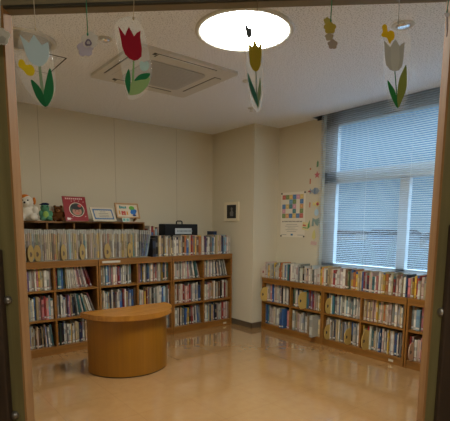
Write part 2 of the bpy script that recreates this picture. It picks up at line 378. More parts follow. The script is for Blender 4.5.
def book_mb(t, h, d, code, red_label=.5):
    m = MB(); main = jit(PAL[code], .34); page = jit((190, 176, 144), .05)
    ac = jit(PAL[random.choice('wwcknrhbeeemtn')], .2); k_ = random.uniform(.35, .75); acc = tuple(k_ * p + (1 - k_) * q for p, q in zip(main, ac))
    white = jit((204, 198, 186), .1); red = lin((150, 66, 60))
    z1 = random.uniform(.008, .018)
    if random.random() < .6:
        zs = [0, z1, z1 + .017, z1 + .022]; cs = [main, white, red if random.random() < red_label else lin((92, 112, 134)), main]
    else: zs = [0, .03]; cs = [acc, main]
    zs += [h * random.uniform(.42, .55), h * random.uniform(.60, .72), h * random.uniform(.80, .92), h]
    cs = cs + [acc, main if random.random() < .5 else acc, ac if random.random() < .25 else main]
    cs = cs[:len(zs) - 1]
    e = min(.004, t * .25)
    prof = [(0, d), (0, e), (t * .22, .0008), (t * .5, 0), (t * .78, .0008), (t, e), (t, d)]
    n = len(prof); vs = []; fs = []; cols = []
    for z in zs: vs += [(x, y, z) for x, y in prof]
    for i in range(len(zs) - 1):
        for k in range(n - 1):
            fs.append((i * n + k, i * n + k + 1, (i + 1) * n + k + 1, (i + 1) * n + k)); cols.append(cs[i] if 0 < k < n - 2 else main)
    o = (len(zs) - 1) * n; q = len(vs); g = min(.0018, t * .15)
    inn = [(g, d), (g, e + g), (t - g, e + g), (t - g, d)]
    vs += [(x, y, h) for x, y in inn] + [(x, y, h - .003) for x, y in inn]
    fs += [(o, o + 1, q + 1, q), (o + 1, o + 2, o + 3, o + 4, o + 5, q + 2, q + 1), (o + 5, o + 6, q + 3, q + 2)]; cols += [main] * 3
    fs += [(q, q + 1, q + 5, q + 4), (q + 1, q + 2, q + 6, q + 5), (q + 2, q + 3, q + 7, q + 6), (q + 4, q + 5, q + 6, q + 7)]; cols += [page] * 4
    # back (fore edge) and underside
    fs += [(0, o, q, q + 4, q + 7, q + 3, o + 6, 6)]; cols += [page]
    fs += [tuple(range(n - 1, -1, -1))]; cols += [main]
    m.add(vs, fs, 'book', cols)
    return m
# yellow index boards between books
def half_disc(r, n=14, a0=-PI / 2, a1=PI / 2):
    return [(r * math.cos(a0 + (a1 - a0) * k / n), r * math.sin(a0 + (a1 - a0) * k / n)) for k in range(n + 1)]
def index_board(loc, rz, r, proj, label, col=(206, 170, 84), mark=(40, 40, 52), grp='yellow index boards', hz=None):
    """a thin board standing among the books; its rounded front sticks out beyond the spines (local -y)"""
    t = thing('index_board', label, 'index board', loc, (0, 0, rz), grp)
    M = Matrix.Rotation(-PI / 2, 4, 'Z')
    hz = hz or r
    pts = [(.10, 0), (.10, 2 * hz)] + [(-(proj - r) - r * math.sin(PI * k / 16), hz + hz * math.cos(PI * k / 16)) for k in range(17)]
    Q = Matrix(((0, 1, 0, 0), (1, 0, 0, 0), (0, 0, 1, 0), (0, 0, 0, 1)))   # outline x -> local y
    m = MB(); m.prism(pts, 0, .005, 'paint', lin(col), Q); m.build('board', t)
    m = MB(); c0 = -(proj - r) - r * .35
    blob = [(c0 + .012 * math.cos(2 * PI * k / 12) * (1 + .25 * math.cos(6 * PI * k / 12)), hz + .019 * math.sin(2 * PI * k / 12)) for k in range(12)]
    m.prism(blob, -.0008, .0058, 'paint', lin(mark), Q); tag(m.build('picture', t), 'small dark animal picture')
    return t

BOOKS = []    # every book, before the largest are kept as single things
def fill_row(seq, length, hmin, hmax, dmin, dmax, place, where, grp, lean_from=None, lean_max=0, gap=0.0, thick=None, red=.5, dup=.34, boards=()):
    """place(s, out) maps metres along the row to the world; boards = [(metres, maker)] stand between the books"""
    seq = seq.replace(' ', ''); big = ''; tk = []
    for i, ch in enumerate(seq):
        kf = (thick or {}).get(i, 1)
        if random.random() < dup and kf == 1 and not ch.isupper(): big += ch + random.choice('weciws' + ch.lower()); tk += [random.uniform(.55, .8), random.uniform(.5, .85)]
        else: big += ch; tk.append(random.uniform(.7, 1.3) * kf * (1.5 if ch.isupper() else 1))
    if lean_from is not None: lean_from = int(lean_from * len(big) / len(seq))
    seq, ts, n = big, tk, len(big)
    free = length - gap - .004 - len(boards) * .0075
    if lean_max: free -= hmax * math.tan(lean_max) + .012
    k = (free - n * .0017) / sum(ts); s = .002; th = 0; bl = sorted(boards, key=lambda q_: q_[0])
    for i, ch in enumerate(seq):
        while bl and s >= bl[0][0]: bl.pop(0)[1](s + .001); s += .0075
        t = ts[i] * k; h = random.uniform(hmin, hmax); d = random.uniform(dmin, dmax); up = ch.isupper(); ch = ch.lower()
        if up: h = hmax; d = dmax
        if random.random() < .2: h = hmax
        if lean_from is not None and i >= lean_from:
            nt_ = lean_max * (i - lean_from + 1) / (n - lean_from); s += hmax * (math.tan(nt_) - math.tan(th)) + .0008; th = nt_
        BOOKS.append(dict(t=t, h=h, d=d, ch=ch, s=s, th=th, place=place, where=where, grp=grp, i=i + 1, red=red,
                          out=random.uniform(-.014, .016) + {'b': .07, 'w': .12}.get(ch, .06) * up))
        s += t / math.cos(th) + .0017
random.seed(11)
def placer_a(x0, yf, z):
    return lambda s, out: ((x0 + s, yf - out, z), 0)
def placer_b(y0, xf, z):
    return lambda s, out: ((xf - out, y0 - s, z), -PI / 2)
BAY = ['first', 'second', 'third', 'fourth', 'fifth', 'sixth']
A_ROWS = {  # bay -> rows from the top
 0: ['nwbweipvwiwpycwei', 'wbwcdntcwbsiprplw', 'mwgwworvbcwhhkkbet'],
 1: ['wrtlbbdcwwwipiewrm', 'hekwwemvpnketwtwwe', 'kdkwwwywcnnwshnn'],
 2: ['wewlbipwirbwwkwe', 'ycwlnwhewbbrwsvwbh', 'wewlweywbewiwecw'],
 3: ['iphbyenbwowrweykegt', 'hwwdyrvekwewweblew', 'wewbwelrwiewctwew'],
 4: ['ewwiwewiwwpweewtt', 'ewhiwrhipwrewewbk', 'ewehwetbeykrwkwbe'],
 5: ['pvwnwivwewniewwew', 'nwewpiowewhykwirw', 'wewlneybkkewwriii']}
LEAN = {(1, 0): (6, .30, .03), (1, 1): (9, .34, .0), (1, 2): (12, .12, .0), (2, 0): (None, 0, .05), (4, 0): (9, .24, .01), (5, 0): (6, .26, .01), (0, 2): (13, .1, 0), (4, 2): (11, .1, 0)}
for k in range(6):
    a, b = bays_a[k]
    for r in range(3):
        lf, lm, gp = LEAN.get((k, r), (None, 0, 0.0))
        z = TA[2 - r]
        fill_row(A_ROWS[k][r], b - a, .205, .245, .19, .24, placer_a(a, YA + .05, z),
                 '%s shelf, %s bay, tall bookcases' % (['upper', 'middle', 'lower'][r], BAY[k]), 'books in the tall bookcases', lf, lm, gp)
fill_row('kkcicywscewwewhobero yhoywevwwelwcwynlwlww', 3.69 - 2.50, .205, .25, .18, .21, placer_a(2.50, YA + .03, HA), 'on top of tall bookcases', 'books standing on the tall bookcases', thick={0: 1.5, 1: 1.5})
B_ROWS = {
 0: ['wiepbwewwikwewky', 'lbtwiwcwwpwBBnpw'], 1: ['dgwnwcyltbhvrnkwyk', 'weiwewletwWcw'], 2: ['kwetewwbewlwewtwewe', 'kwenewtekweckwewn'],
 3: ['cicciycicociieywwcwe', 'yycwtewwbiweywwbwkn'], 4: ['ewlprwolyweerw', 'rwiplrweknwwre'], 5: ['wewbywrecw', 'wewbywrecw']}
grp = 'yellow index boards'
BOARDS = {}
for px, py, k, r, hz, proj, lab in ((263.3, 295, 0, 0, .09, .10, 'round yellow index board sticking out at the pillar end of the low bookcases'),
        (289, 300, 0, 0, .09, .085, 'yellow index board, second on the upper shelf of the low bookcases'),
        (302, 303, 1, 0, .10, .12, 'largest round yellow index board on the upper shelf of the low bookcases'),
        (328, 308, 2, 0, .09, .085, 'yellow index board on upper shelf below the window edge'),
        (326, 330, 2, 1, .085, .08, 'yellow index board, first on the lower shelf of the low bookcases'),
        (347, 337, 2, 1, .09, .085, 'yellow index board, second on the lower shelf of the low bookcases'),
        (364, 340, 3, 1, .098, .11, 'yellow index board beside the yellow books on the lower shelf'),
        (409.5, 346, 4, 1, .09, .075, 'pinkish index board on the lower shelf beside the last upright')):
    y_ = hit(px, py, 0, XB).y; z_ = TB[1 - r] + .0007
    def mk(s_, k=k, z_=z_, proj=proj, lab=lab, hz=hz):
        index_board((XB + .028, bays_b[k][0] - s_, z_), -PI / 2, min(.06, proj), proj, lab, grp=grp, hz=hz, col=(214, 178, 150) if 'pinkish' in lab else (206, 174, 96))
    BOARDS.setdefault((k, r), []).append((max(.003, bays_b[k][0] - y_), mk))
for k in range(5):
    a, b = bays_b[k]
    for r in range(2):
        fill_row(B_ROWS[k][r], abs(b - a), .20, .25 if r else .232, .18, .23, placer_b(a, XB + .044, TB[1 - r]),
                 '%s shelf, %s bay, low bookcases' % (['upper', 'lower'][r], BAY[k]), 'books in the low bookcases', red=.75, gap=.0, boards=BOARDS.get((k, r), ()))
TOPSEQ = 'iwwyceywwwoowbwtrwwwlwnwkwciwwewwwyowwccrwwiwwhgyoyccbrenwtwpwcyowwriwwnpcyyrwicwwyorwwbic'
fill_row(TOPSEQ, 2.45, .165, .215, .15, .2, placer_b(4.08, XB + .03, HB), 'on top of low bookcases', 'books standing on the low bookcases', red=.9, dup=.25,
         boards=[(0, lambda s_: index_board((XB + .03, 4.08 - s_, HB + .0007), -PI / 2, .065, .075, 'round pinkish white index board on top of the low bookcases', col=(206, 190, 172), mark=(150, 70, 66), grp=grp, hz=.075))])

def px_of(P):
    d = Vector(P) - EYE; z = d.dot(FW)
    return 225 + FPX * d.dot(RT) / z, CYP - FPX * d.dot(UP) / z, z
for b in BOOKS:
    (x, y, z), rz = b['place'](b['s'], b['out']); z += .0007; b['loc'] = (x, y, z); b['rz'] = rz
    cx, cy, dz = px_of((x, y, z + b['h'] / 2))
    view = abs((Vector((x, y, 0)) - Vector((0, 0, 0))).normalized().dot(Vector((0, 1, 0)) if rz == 0 else Vector((1, 0, 0))))
    b['area'] = b['t'] * b['h'] * view / dz ** 2
    hid = (84 < cx < 170 and 311 < cy < 372) or cx < 26 or cx > 423
    b['score'] = b['area'] * (0.02 if hid else 1)
keep = set(id(b) for b in sorted(BOOKS, key=lambda b: -b['score'])[:300])
rest = MB()
for b in BOOKS:
    m = book_mb(b['t'], b['h'], b['d'], b['ch'], b['red'])
    Mx = Matrix.Translation(b['loc']) @ Matrix.Rotation(b['rz'], 4, 'Z') @ Matrix.Rotation(-b['th'], 4, 'Y')
    if id(b) in keep:
        o = m.build('book'); o.matrix_world = Mx
        tag(o, '%s book, %s from the left %s' % (CN[b['ch']], ordinal(b['i']), ('on the ' if 'shelf' in b['where'] else '') + b['where']), 'book', b['grp'])
    else:
        rest.add([Mx @ Vector(p) for p in m.v], m.f, 'book', m.c)
if rest.v:
    tag(rest.build('books'), 'remaining narrow picture books filling the gaps along the shelves', 'books', kind='stuff')

# ------------------------------------------------------------------ picture-card rack on the tall bookcases
RY = 4.745
UX = [0.905] + [hit(x, 226, 1, RY).x for x in (46.5, 73.7, 99.4, 122, 143.5)]
UZ = 1.386
t = thing('card_rack', 'brown wooden compartment rack behind the card sets on the tall bookcases', 'rack', (0, RY, HA + .0006))
T = .014
m = MB(); m.box((UX[0], 0, UZ - HA - .016), (UX[-1] + T, .28, UZ - HA), 'oak_long'); m.build('top_panel', t)
m = MB(); m.box((UX[0], 0, 0), (UX[-1] + T, .28, .012), 'oak_shaded'); m.build('bottom_panel', t)
m = MB(); m.box((UX[0], .272, .012), (UX[-1] + T, .28, UZ - HA - .016), 'oak_shaded'); m.build('back_panel', t)
for i, x in enumerate(UX):
    m = MB(); m.box((x, 0, .012), (x + T, .272, UZ - HA - .016), 'oak'); m.build('side_panel' if i in (0, 5) else 'divider', t)
mat('sleeve', (0.62, 0.62, 0.58), rough=0.2, spec=0.5, alpha=0.14)
def card_set(tk, h, d, code):
    m = MB(); main = jit(PAL[code], .25); top = jit((168, 164, 150), .1); pale = tuple(.65 * a + .35 * b for a, b in zip(main, lin((160, 140, 100))))
    ac = jit(PAL[random.choice('skhewgyne')], .2); acc = tuple(.5 * a + .5 * b for a, b in zip(main, ac))
    zb = [0, .012, h * random.uniform(.2, .4), h * random.uniform(.5, .65), h * random.uniform(.84, .88), h - .002]
    cc = [lin((150, 142, 122)), main, acc if random.random() < .6 else main, pale, top]
    for i in range(5): m.box((.0012, .003, zb[i]), (tk - .0012, d, zb[i + 1]), 'book', cc[i])
    m.box((.0002, 0, .0), (tk - .0002, d + .002, h), 'sleeve')
    return m
KSEQ = 'scyshtsecwsislegsesiccshoysecicelwsyiehstwhsicesyswhierscwsehwsyscehsytswesicsehws'
random.seed(3)
K0, K1 = .915, 2.335; NK = 74; kb = []
for px, lab in ((31, 'nearest the door jamb'), (37.5, 'second from the door jamb'), (64, 'below the red picture book'), (83, 'fourth from the door jamb'), (108, 'below the certificate'), (130.5, 'below the wooden frame')):
    kb.append((hit(px, 245, 1, YA).x, lab))
pitch = (K1 - K0) / NK; x = K0
for i, (bx, lab) in enumerate(kb):
    t = thing('index_board', 'yellow index board standing before the card sets, ' + lab, 'index board', (bx, 4.532, HA + .0007), (0, 0, [.35, -.3, .4, .2, -.25, .3][i]), 'yellow index boards')
    m = MB(); m.prism([(.034 * math.cos(2 * PI * k / 20), .085 + .085 * math.sin(2 * PI * k / 20)) for k in range(20)], 0, .005, 'paint', lin((164, 138, 82))); m.build('board', t)
    m = MB(); m.prism([(.012 * math.cos(2 * PI * k / 10) * (1 + .3 * math.cos(6 * PI * k / 10)), .075 + .026 * math.sin(2 * PI * k / 10)) for k in range(10)], -.0008, .001, 'paint', lin((96, 78, 60))); tag(m.build('picture', t), 'small dark animal picture')
for j in range(NK):
    ch = KSEQ[j % len(KSEQ)]
    o = card_set(pitch - .0012 - random.uniform(0, .003), random.uniform(.312, .328), .182, ch).build('picture_card_set', None, (x, 4.551 + random.uniform(0, .008), HA + .0007))
    tag(o, '%s-edged picture-card set in a clear sleeve, %s from the door jamb' % (CN[ch], ordinal(j + 1)), 'card set', 'card sets on the tall bookcases'); x += pitch
th = 0
for j, ch in enumerate('enbnbl'):
    nt_ = .05 + .028 * j; h = .315; tk = .0155
    x += .001
    o = card_set(tk, h, .18, ch).build('picture_card_set', None, (x, 4.55, HA + .0007 + tk * math.sin(nt_)), (0, nt_, 0))
    tag(o, '%s picture-card set leaning towards the black books, %s of the leaning ones' % (CN[ch], ordinal(j + 1)), 'card set', 'card sets on the tall bookcases')
    x += tk / math.cos(nt_) + h * 0 + .0005

# ------------------------------------------------------------------ half-round table
t = thing('half_round_table', 'orange-brown half-round wooden table standing before the tall bookcases', 'table', (1.776, 3.767, 0), (0, 0, .02))
R1, R2, ZT = .440, .386, .574
arc = lambda r: [(r * math.cos(PI + PI * k / 48), r * math.sin(PI + PI * k / 48)) for k in range(49)]
m = MB(); m.slab(arc(R1) + [(R1, .012), (-R1, .012)], ZT - .046, ZT, 'table_top', sm=False); m.build('table_top', t, bevel=.004)
m = MB(); m.slab(arc(R2) + [(R2, .004), (-R2, .004)], .012, ZT - .046, 'table_side', sm=False); o = m.build('curved_body', t)
m = MB(); m.slab(arc(R2 - .012) + [(R2 - .012, 0), (-R2 + .012, 0)], 0, .012, 'kick'); m.build('kick_base', t)

# ------------------------------------------------------------------ things on the rack
def at(x, Y): return hit(x, 221, 1, Y).x
def toy(name, label, loc, rz, balls, extra, vox=.006):
    t = thing(name, label, 'soft toy', loc, (0, 0, rz), 'soft toys'); t.scale = (1.27,) * 3 if name == 'toy_dog' else (1.15,) * 3
    m = MB()
    for c, r, col in balls: m.ball(c, r, 'plush', lin(col))
    o = m.build('body', t)
    md = o.modifiers.new('remesh', 'REMESH'); md.mode = 'VOXEL'; md.voxel_size = vox; md.use_smooth_shade = True
    me_col = balls[0][2]
    MATS_n = 'plush_' + name + str(len(MATS)); mat(MATS_n, lin(me_col), rough=.95, spec=.1, speck=(220, .8, .3, .7), bump=.3)
    o.data.materials.clear(); o.data.materials.append(MATS[MATS_n])
    for nm, lab, parts in extra:
        m = MB()
        for c, r, col in parts: m.ball(c, r, 'plush', lin(col))
        p = m.build(nm, t)
        if lab: p['label'] = lab
    return t
WH = (224, 216, 200)
toy('toy_dog', 'white soft toy with orange ears half hidden by the door jamb', (at(29, 4.76), 4.76, UZ), -.5,
    [((0, 0, .06), (.062, .055, .062), WH), ((-.005, -.01, .15), (.05, .047, .05), WH), ((-.005, -.055, .138), (.026, .024, .02), WH), ((.05, -.05, .03), (.034, .045, .03), WH),
     ((-.05, -.05, .03), (.034, .045, .03), WH), ((.06, -.02, .085), (.022, .03, .032), WH), ((-.06, -.02, .085), (.022, .03, .032), WH)],
    [('ear', 'orange-brown floppy ear', [((.046, .01, .16), (.012, .02, .03), (196, 112, 40))]), ('ear', 'orange-brown floppy ear', [((-.048, -.012, .158), (.026, .034, .056), (196, 112, 40))]),
     ('crown_patch', 'orange-brown patch', [((-.02, .0, .182), (.036, .042, .03), (196, 112, 40))]),
     ('eye', 'black bead eye', [((.014, -.054, .162), .006, (20, 20, 20))]), ('eye', 'black bead eye', [((-.026, -.054, .162), .006, (20, 20, 20))]), ('nose', 'black nose', [((-.005, -.079, .143), .008, (25, 22, 20))])])
GR = (92, 146, 114)
toy('toy_frog', 'green soft toy wearing a navy cap', (at(46.3, 4.80), 4.80, UZ + .002), -.3,
    [((0, 0, .05), (.045, .042, .055), GR), ((-.006, -.008, .118), (.04, .038, .036), GR), ((.03, -.03, .02), (.026, .036, .02), GR), ((-.03, -.03, .02), (.026, .036, .02), GR),
     ((.044, -.01, .065), (.016, .02, .03), GR), ((-.044, -.01, .065), (.016, .02, .03), GR)],
    [('cap', 'navy blue cap', [((-.004, -.004, .152), (.036, .036, .014), (30, 38, 66)), ((-.03, -.02, .148), (.022, .022, .006), (30, 38, 66))]),
     ('belly_patch', 'yellow-green belly', [((0, -.03, .055), (.026, .016, .035), (150, 180, 90))]),
     ('eye', 'black eye', [((.014, -.042, .128), .0055, (20, 20, 20))]), ('eye', 'black eye', [((-.022, -.042, .128), .0055, (20, 20, 20))])])
BR = (96, 58, 30)
toy('toy_bear', 'brown teddy bear sitting beside the red picture book', (at(58.6, 4.80), 4.80, UZ + .002), -.35,
    [((0, 0, .045), (.042, .04, .05), BR), ((0, -.01, .105), (.036, .034, .033), BR), ((.028, -.005, .135), (.014, .01, .014), BR), ((-.028, -.005, .135), (.014, .01, .014), BR),
     ((.032, -.035, .018), (.02, .034, .018), BR), ((-.032, -.035, .018), (.02, .034, .018), BR), ((.044, -.012, .06), (.015, .018, .03), BR), ((-.044, -.012, .06), (.015, .018, .03), BR)],
    [('muzzle', 'pale tan muzzle', [((0, -.042, .096), (.017, .014, .013), (170, 120, 76))]), ('nose', 'black nose', [((0, -.056, .1), .0055, (22, 20, 18))]),
     ('eye', 'black eye', [((.012, -.04, .115), .0045, (15, 15, 15))]), ('eye', 'black eye', [((-.012, -.04, .115), .0045, (15, 15, 15))])])

def leaner(name, label, cat, x, Y, wd, h, lean, rz, dz=0, group=None):
    """an upright flat thing leaning back; local x across, z up along its face"""
    return thing(name, label, cat, (x, Y, UZ + dz + .0135 * math.sin(lean) + .0006), (-lean, 0, rz), group)
# red picture book
xa, xb = at(66, 4.68), at(89, 4.68); wd = xb - xa; hh = .282
t = leaner('picture_book', 'red picture book shown face out with a round picture', 'book', xa, 4.68, wd, hh, .36, 0)
m = MB(); m.box((0, 0, 0), (wd, .012, hh), col=lin((140, 12, 20))); m.box((.003, .002, -.0005), (wd + .0006, .010, hh + .0005), col=lin((215, 205, 180))); m.build('cover', t)
def ell(cx, cz, rx, rz, n=24, a0=0, a1=2 * PI): return [(cx + rx * math.cos(a0 + (a1 - a0) * k / n), cz + rz * math.sin(a0 + (a1 - a0) * k / n)) for k in range(n if a1 - a0 > 6.2 else n + 1)]
m = MB(); c = (wd * .55, hh * .46)
m.prism(ell(*c, .082, .082), -.0006, .001, col=lin((226, 210, 190))); m.prism(ell(*c, .076, .076), -.0010, .001, col=lin((60, 72, 50)))
m.prism(ell(c[0], c[1] - .022, .05, .045), -.0014, .001, col=lin((176, 122, 100))); m.prism(ell(c[0], c[1] + .03, .06, .032), -.0018, .001, col=lin((24, 26, 22)))
m.prism(ell(c[0] + .035, c[1] + .045, .02, .018), -.0022, .001, col=lin((190, 70, 60)))
m.prism(ell(c[0] - .018, c[1] - .014, .006, .007, 10), -.0020, .001, col=lin((30, 24, 22))); m.prism(ell(c[0] + .02, c[1] - .014, .006, .007, 10), -.0020, .001, col=lin((30, 24, 22)))
m.prism(ell(c[0], c[1] - .042, .018, .008, 10), -.0020, .001, col=lin((200, 90, 80)))
tag(m.build('round_picture', t), 'round picture of a dark-haired face')
m = MB()
for k in range(9): m.box((.03 + k * (wd - .06) / 9, -.0008, hh - .034), (.03 + k * (wd - .06) / 9 + .012, .001, hh - .018), col=lin((226, 190, 180)))
random.seed(2)
for k in range(26):
    px_, pz_ = random.uniform(.015, wd - .02), random.uniform(.02, hh - .05)
    if (px_ - c[0]) ** 2 + (pz_ - c[1]) ** 2 > .0085: m.prism(ell(px_, pz_, .0045, .0045, 8), -.0008, .001, col=lin((230, 200, 190)))
m.box((.02, -.0012, .012), (.055, .001, .035), col=lin((225, 215, 205)))
tag(m.build('cover_print', t), 'white title marks and dots')
# certificate
xa, xb = at(93.7, 4.66), at(117, 4.66); wd = xb - xa; hh = .185
t = leaner('certificate_board', 'white certificate with a blue patterned border leaning beside red book', 'certificate', xa, 4.66, wd, hh, .62, 0)
m = MB(); m.box((0, 0, 0), (wd, .012, hh), col=lin((206, 196, 172))); m.build('board', t)
m = MB(); B = .022; blue = lin((70, 110, 160))
for (a, b, c_, d_) in ((B, B, wd - B, B + .012), (B, hh - B - .012, wd - B, hh - B), (B, B, B + .014, hh - B), (wd - B - .014, B, wd - B, hh - B)): m.box((a, -.0008, b), (c_, .001, d_), col=blue)
for k in range(10): m.prism(ell(B + .02 + k * (wd - 2 * B - .04) / 9, hh - B - .012, .009, .009, 10), -.0009, .001, col=blue); m.prism(ell(B + .02 + k * (wd - 2 * B - .04) / 9, B + .012, .009, .009, 10), -.0009, .001, col=blue)
tag(m.build('border', t), 'blue ornamental border')
m = MB()
for k in range(4): m.box((wd * (.3 if k else .38), -.0008, hh * (.66 - .12 * k)), (wd * (.72 if k else .62), .001, hh * (.66 - .12 * k) + .006), col=lin((120, 120, 118)))
tag(m.build('text_lines', t), 'grey lines of writing')
# wooden picture frame
xa, xb = at(117.3, 4.72), at(140.5, 4.72); wd = xb - xa; hh = .185
t = leaner('framed_collage', 'light wooden frame with colourful paper cut-outs above the rack', 'picture frame', xa, 4.72, wd, hh, .34, 0, dz=.042)
F = .016; m = MB()
for (a, b, c_, d_) in ((0, 0, wd, F), (0, hh - F, wd, hh), (0, F, F, hh - F), (wd - F, F, wd, hh - F)): m.box((a, 0, b), (c_, .018, d_), col=lin((182, 142, 96)))
m.build('frame', t)
m = MB(); m.box((F, .006, F), (wd - F, .014, hh - F), col=lin((214, 198, 172))); m.build('backing', t)
m = MB()
def q(u, v): return (F + u * (wd - 2 * F), F + v * (hh - 2 * F))
for (u, v, ru, rv, col) in ((.72, .72, .035, .026, (96, 168, 50)), (.78, .44, .036, .036, (46, 118, 196)), (.7, .36, .02, .02, (46, 118, 196)), (.88, .5, .018, .018, (46, 118, 196)), (.8, .14, .024, .012, (30, 50, 110))):
    m.prism(ell(*q(u, v), ru, rv, 12), .004, .0062, col=lin(col))
for (u0_, v0_, u1_, v1_, col) in ((.13, .66, .2, .9, (30, 130, 130)), (.22, .68, .3, .84, (30, 130, 130)), (.32, .66, .38, .82, (30, 150, 150)), (.4, .68, .46, .84, (30, 130, 130)),
                                  (.08, .2, .14, .5, (200, 140, 40)), (.2, .14, .28, .46, (196, 60, 40)), (.31, .14, .39, .46, (196, 60, 40)), (.24, .3, .36, .42, (196, 60, 40)), (.44, .16, .5, .44, (214, 150, 40))):
    a, b = q(u0_, v0_); c_, d_ = q(u1_, v1_); m.box((a, .004, b), (c_, .0062, d_), col=lin(col))
tag(m.build('cut_outs', t), 'green, blue, teal and red paper shapes')
m = MB()
for x in (wd * .25, wd * .75): m.box((x, -.02, -.025), (x + .012, .05, -.001), 'oak')
m.build('easel_foot', t)
xa = at(122.5, 4.64)
t = thing('small_card', 'small white and teal card standing before the wooden frame', 'card', (xa, 4.645, UZ), (-.12, 0, 0))
m = MB(); m.box((0, 0, 0), (.1, .006, .05), col=lin((200, 200, 186))); m.build('card', t)
m = MB(); m.box((.012, -.0008, .012), (.04, .001, .04), col=lin((90, 170, 160))); m.prism(ell(.068, .026, .016, .016, 10), -.0008, .001, col=lin((110, 180, 170))); tag(m.build('print', t), 'teal print')

# lying stack and case behind the books on the tall bookcases
xa = hit(146.5, 232, 1, 4.80).x
random.seed(8)
hb = [('r', .20), ('w', .235), ('b', .215), ('r', .23), ('l', .2), ('i', .22)]
x = xa + .01
xs = hit(147, 232, 1, 4.80).x
for k, (ch, h) in enumerate(hb):
    m = book_mb(.024, h + .13, .16, ch); o = m.build('book', None, (xs + .026 * k, 4.78, HA + .0007))
    tag(o, 'tall %s book in the back row beside the card rack, %s from the rack' % (CN[ch], ordinal(k + 1)), 'book', 'tall books behind the front row')
xs = hit(214, 232, 1, 4.78).x
o = book_mb(.05, .295, .16, 'n').build('book', None, (xs, 4.78, HA + .0007)); tag(o, 'thick navy book standing alone behind the front row near the pillar', 'book', 'tall books behind the front row')
xa, xb = hit(164, 230, 1, 4.82).x, hit(197, 230, 1, 4.82).x
t = thing('black_case', 'black carrying case with a handle standing behind the books', 'case', (xa, 4.80, HA + .0006))
wd = xb - xa; hh = .39
m = MB(); m.box((0, 0, 0), (wd, .16, hh), 'black'); m.build('body', t, bevel=.01)
m = MB(); m.tube([(wd * .44, .08, hh - .004), (wd * .44, .08, hh + .03), (wd * .47, .08, hh + .038), (wd * .58, .08, hh + .038), (wd * .61, .08, hh + .03), (wd * .61, .08, hh - .004)], .008, 'black'); m.build('handle', t)
m = MB(); m.box((wd * .30, -.002, hh - .13), (wd * .80, .002, hh - .055), col=lin((196, 204, 206)))
for k in range(12): m.box((wd * (.36 + .04 * k), -.0026, hh - .1), (wd * (.36 + .04 * k) + .01, .001, hh - .082), col=lin((90, 110, 130)))
tag(m.build('label_plate', t), 'pale label with a line of writing')

# ------------------------------------------------------------------ framed picture on the pillar
p0 = hit(225, 203.5, 0, X1); p1 = hit(240, 220.5, 0, X1)
t = thing('framed_picture', 'small square cream frame with a dark picture on the pillar', 'picture frame', (X1, (p0.y + p1.y) / 2, (p0.z + p1.z) / 2 + .003), (0, 0, -PI / 2))
a = .15; b = .126; F = .036; m = MB()
for (x0, z0, x1, z1) in ((-a, -b, a, -b + F), (-a, b - F, a, b), (-a, -b + F, -a + F * 1.3, b - F), (a - F * 1.3, -b + F, a, b - F)): m.box((x0, -.022, z0), (x1, -.001, z1), col=lin((226, 212, 180)))
m.build('frame', t)
m = MB(); m.box((-a + .02, -.012, -b + .02), (a - .02, -.004, b - .02), col=lin((24, 24, 26))); m.prism([(-.03, -.06), (.03, -.06), (.035, -.01), (.015, .015), (.02, .045), (-.005, .06), (-.022, .04), (-.012, .01), (-.04, -.015)], -.0135, -.011, col=lin((110, 108, 104))); m.build('picture', t)
m = MB(); m.tube([(-.05, -.004, b), (0, -.003, b + .03), (.05, -.004, b)], .0015, 'cord'); m.build('hanger', t)

# ------------------------------------------------------------------ poster: "20" in coloured squares
p0 = hit(281.5, 193, 0, X2); p1 = hit(304.5, 237.5, 0, X2)
wd = p0.y - p1.y; hh = p0.z - p1.z
t = thing('poster', 'white poster with the number 20 in coloured squares', 'poster', (X2 - .001, p0.y, p1.z), (0, 0, -PI / 2))
m = MB(); m.box((0, -.0015, 0), (wd, -.0004, hh), col=lin((226, 216, 196))); m.build('sheet', t)
PC = {'r': (190, 104, 92), 'g': (124, 144, 92), 'y': (212, 182, 112), 'b': (92, 128, 172), 'p': (206, 152, 164), 't': (86, 130, 134), 'o': (212, 160, 108), 'l': (114, 156, 184)}
rows = ['rgybpy', '..lg.b', 'bytp.o', 'p..t.g', 'gobybr']
cw = wd * .87 / 6; x0 = wd * .055; z0 = hh * .945; ch_ = hh * .52 / 5; m = MB()
for i, rw in enumerate(rows):
    for j, c in enumerate(rw):
        if c != '.':
            m.box((x0 + j * cw + .001, -.0021, z0 - (i + 1) * ch_ + .001), (x0 + (j + 1) * cw - .001, -.001, z0 - i * ch_ - .001), col=lin(PC[c]))
            m.prism(ell(x0 + (j + .5) * cw, z0 - (i + .5) * ch_, cw * .22, ch_ * .22, 8), -.0024, -.001, col=tuple(min(1, v * 1.25) for v in lin(PC[c])))
tag(m.build('number_squares', t), 'number 20 made of coloured squares')
m = MB()
for k in range(15): m.box((wd * (.07 + .056 * k), -.002, hh * .335), (wd * (.07 + .056 * k) + .014, -.001, hh * .362), col=lin((96, 92, 84)))
for k, (a, b) in enumerate(((.25, .7), (.2, .75), (.3, .62), (.22, .72), (.28, .66))): m.box((wd * a, -.002, hh * (.28 - .04 * k)), (wd * b, -.001, hh * (.28 - .04 * k) + .005), col=lin((150, 144, 132)))
for a, b in ((.04, .26), (.72, .95)): m.box((wd * a, -.002, hh * .045), (wd * b, -.001, hh * .045 + .006), col=lin((140, 136, 126)))
m.box((wd * .44, -.002, hh * .035), (wd * .53, -.001, hh * .075), col=lin((60, 110, 150)))
tag(m.build('printed_lines', t), 'grey lines of print')
for x, z in ((.012, hh - .012), (wd - .012, hh - .012), (.012, .012), (wd - .012, .012)):
    m = MB(); m.box((x - .012, -.003, z - .01), (x + .012, -.0014, z + .01), col=lin((70, 62, 50))); m.build('corner_clip', t)

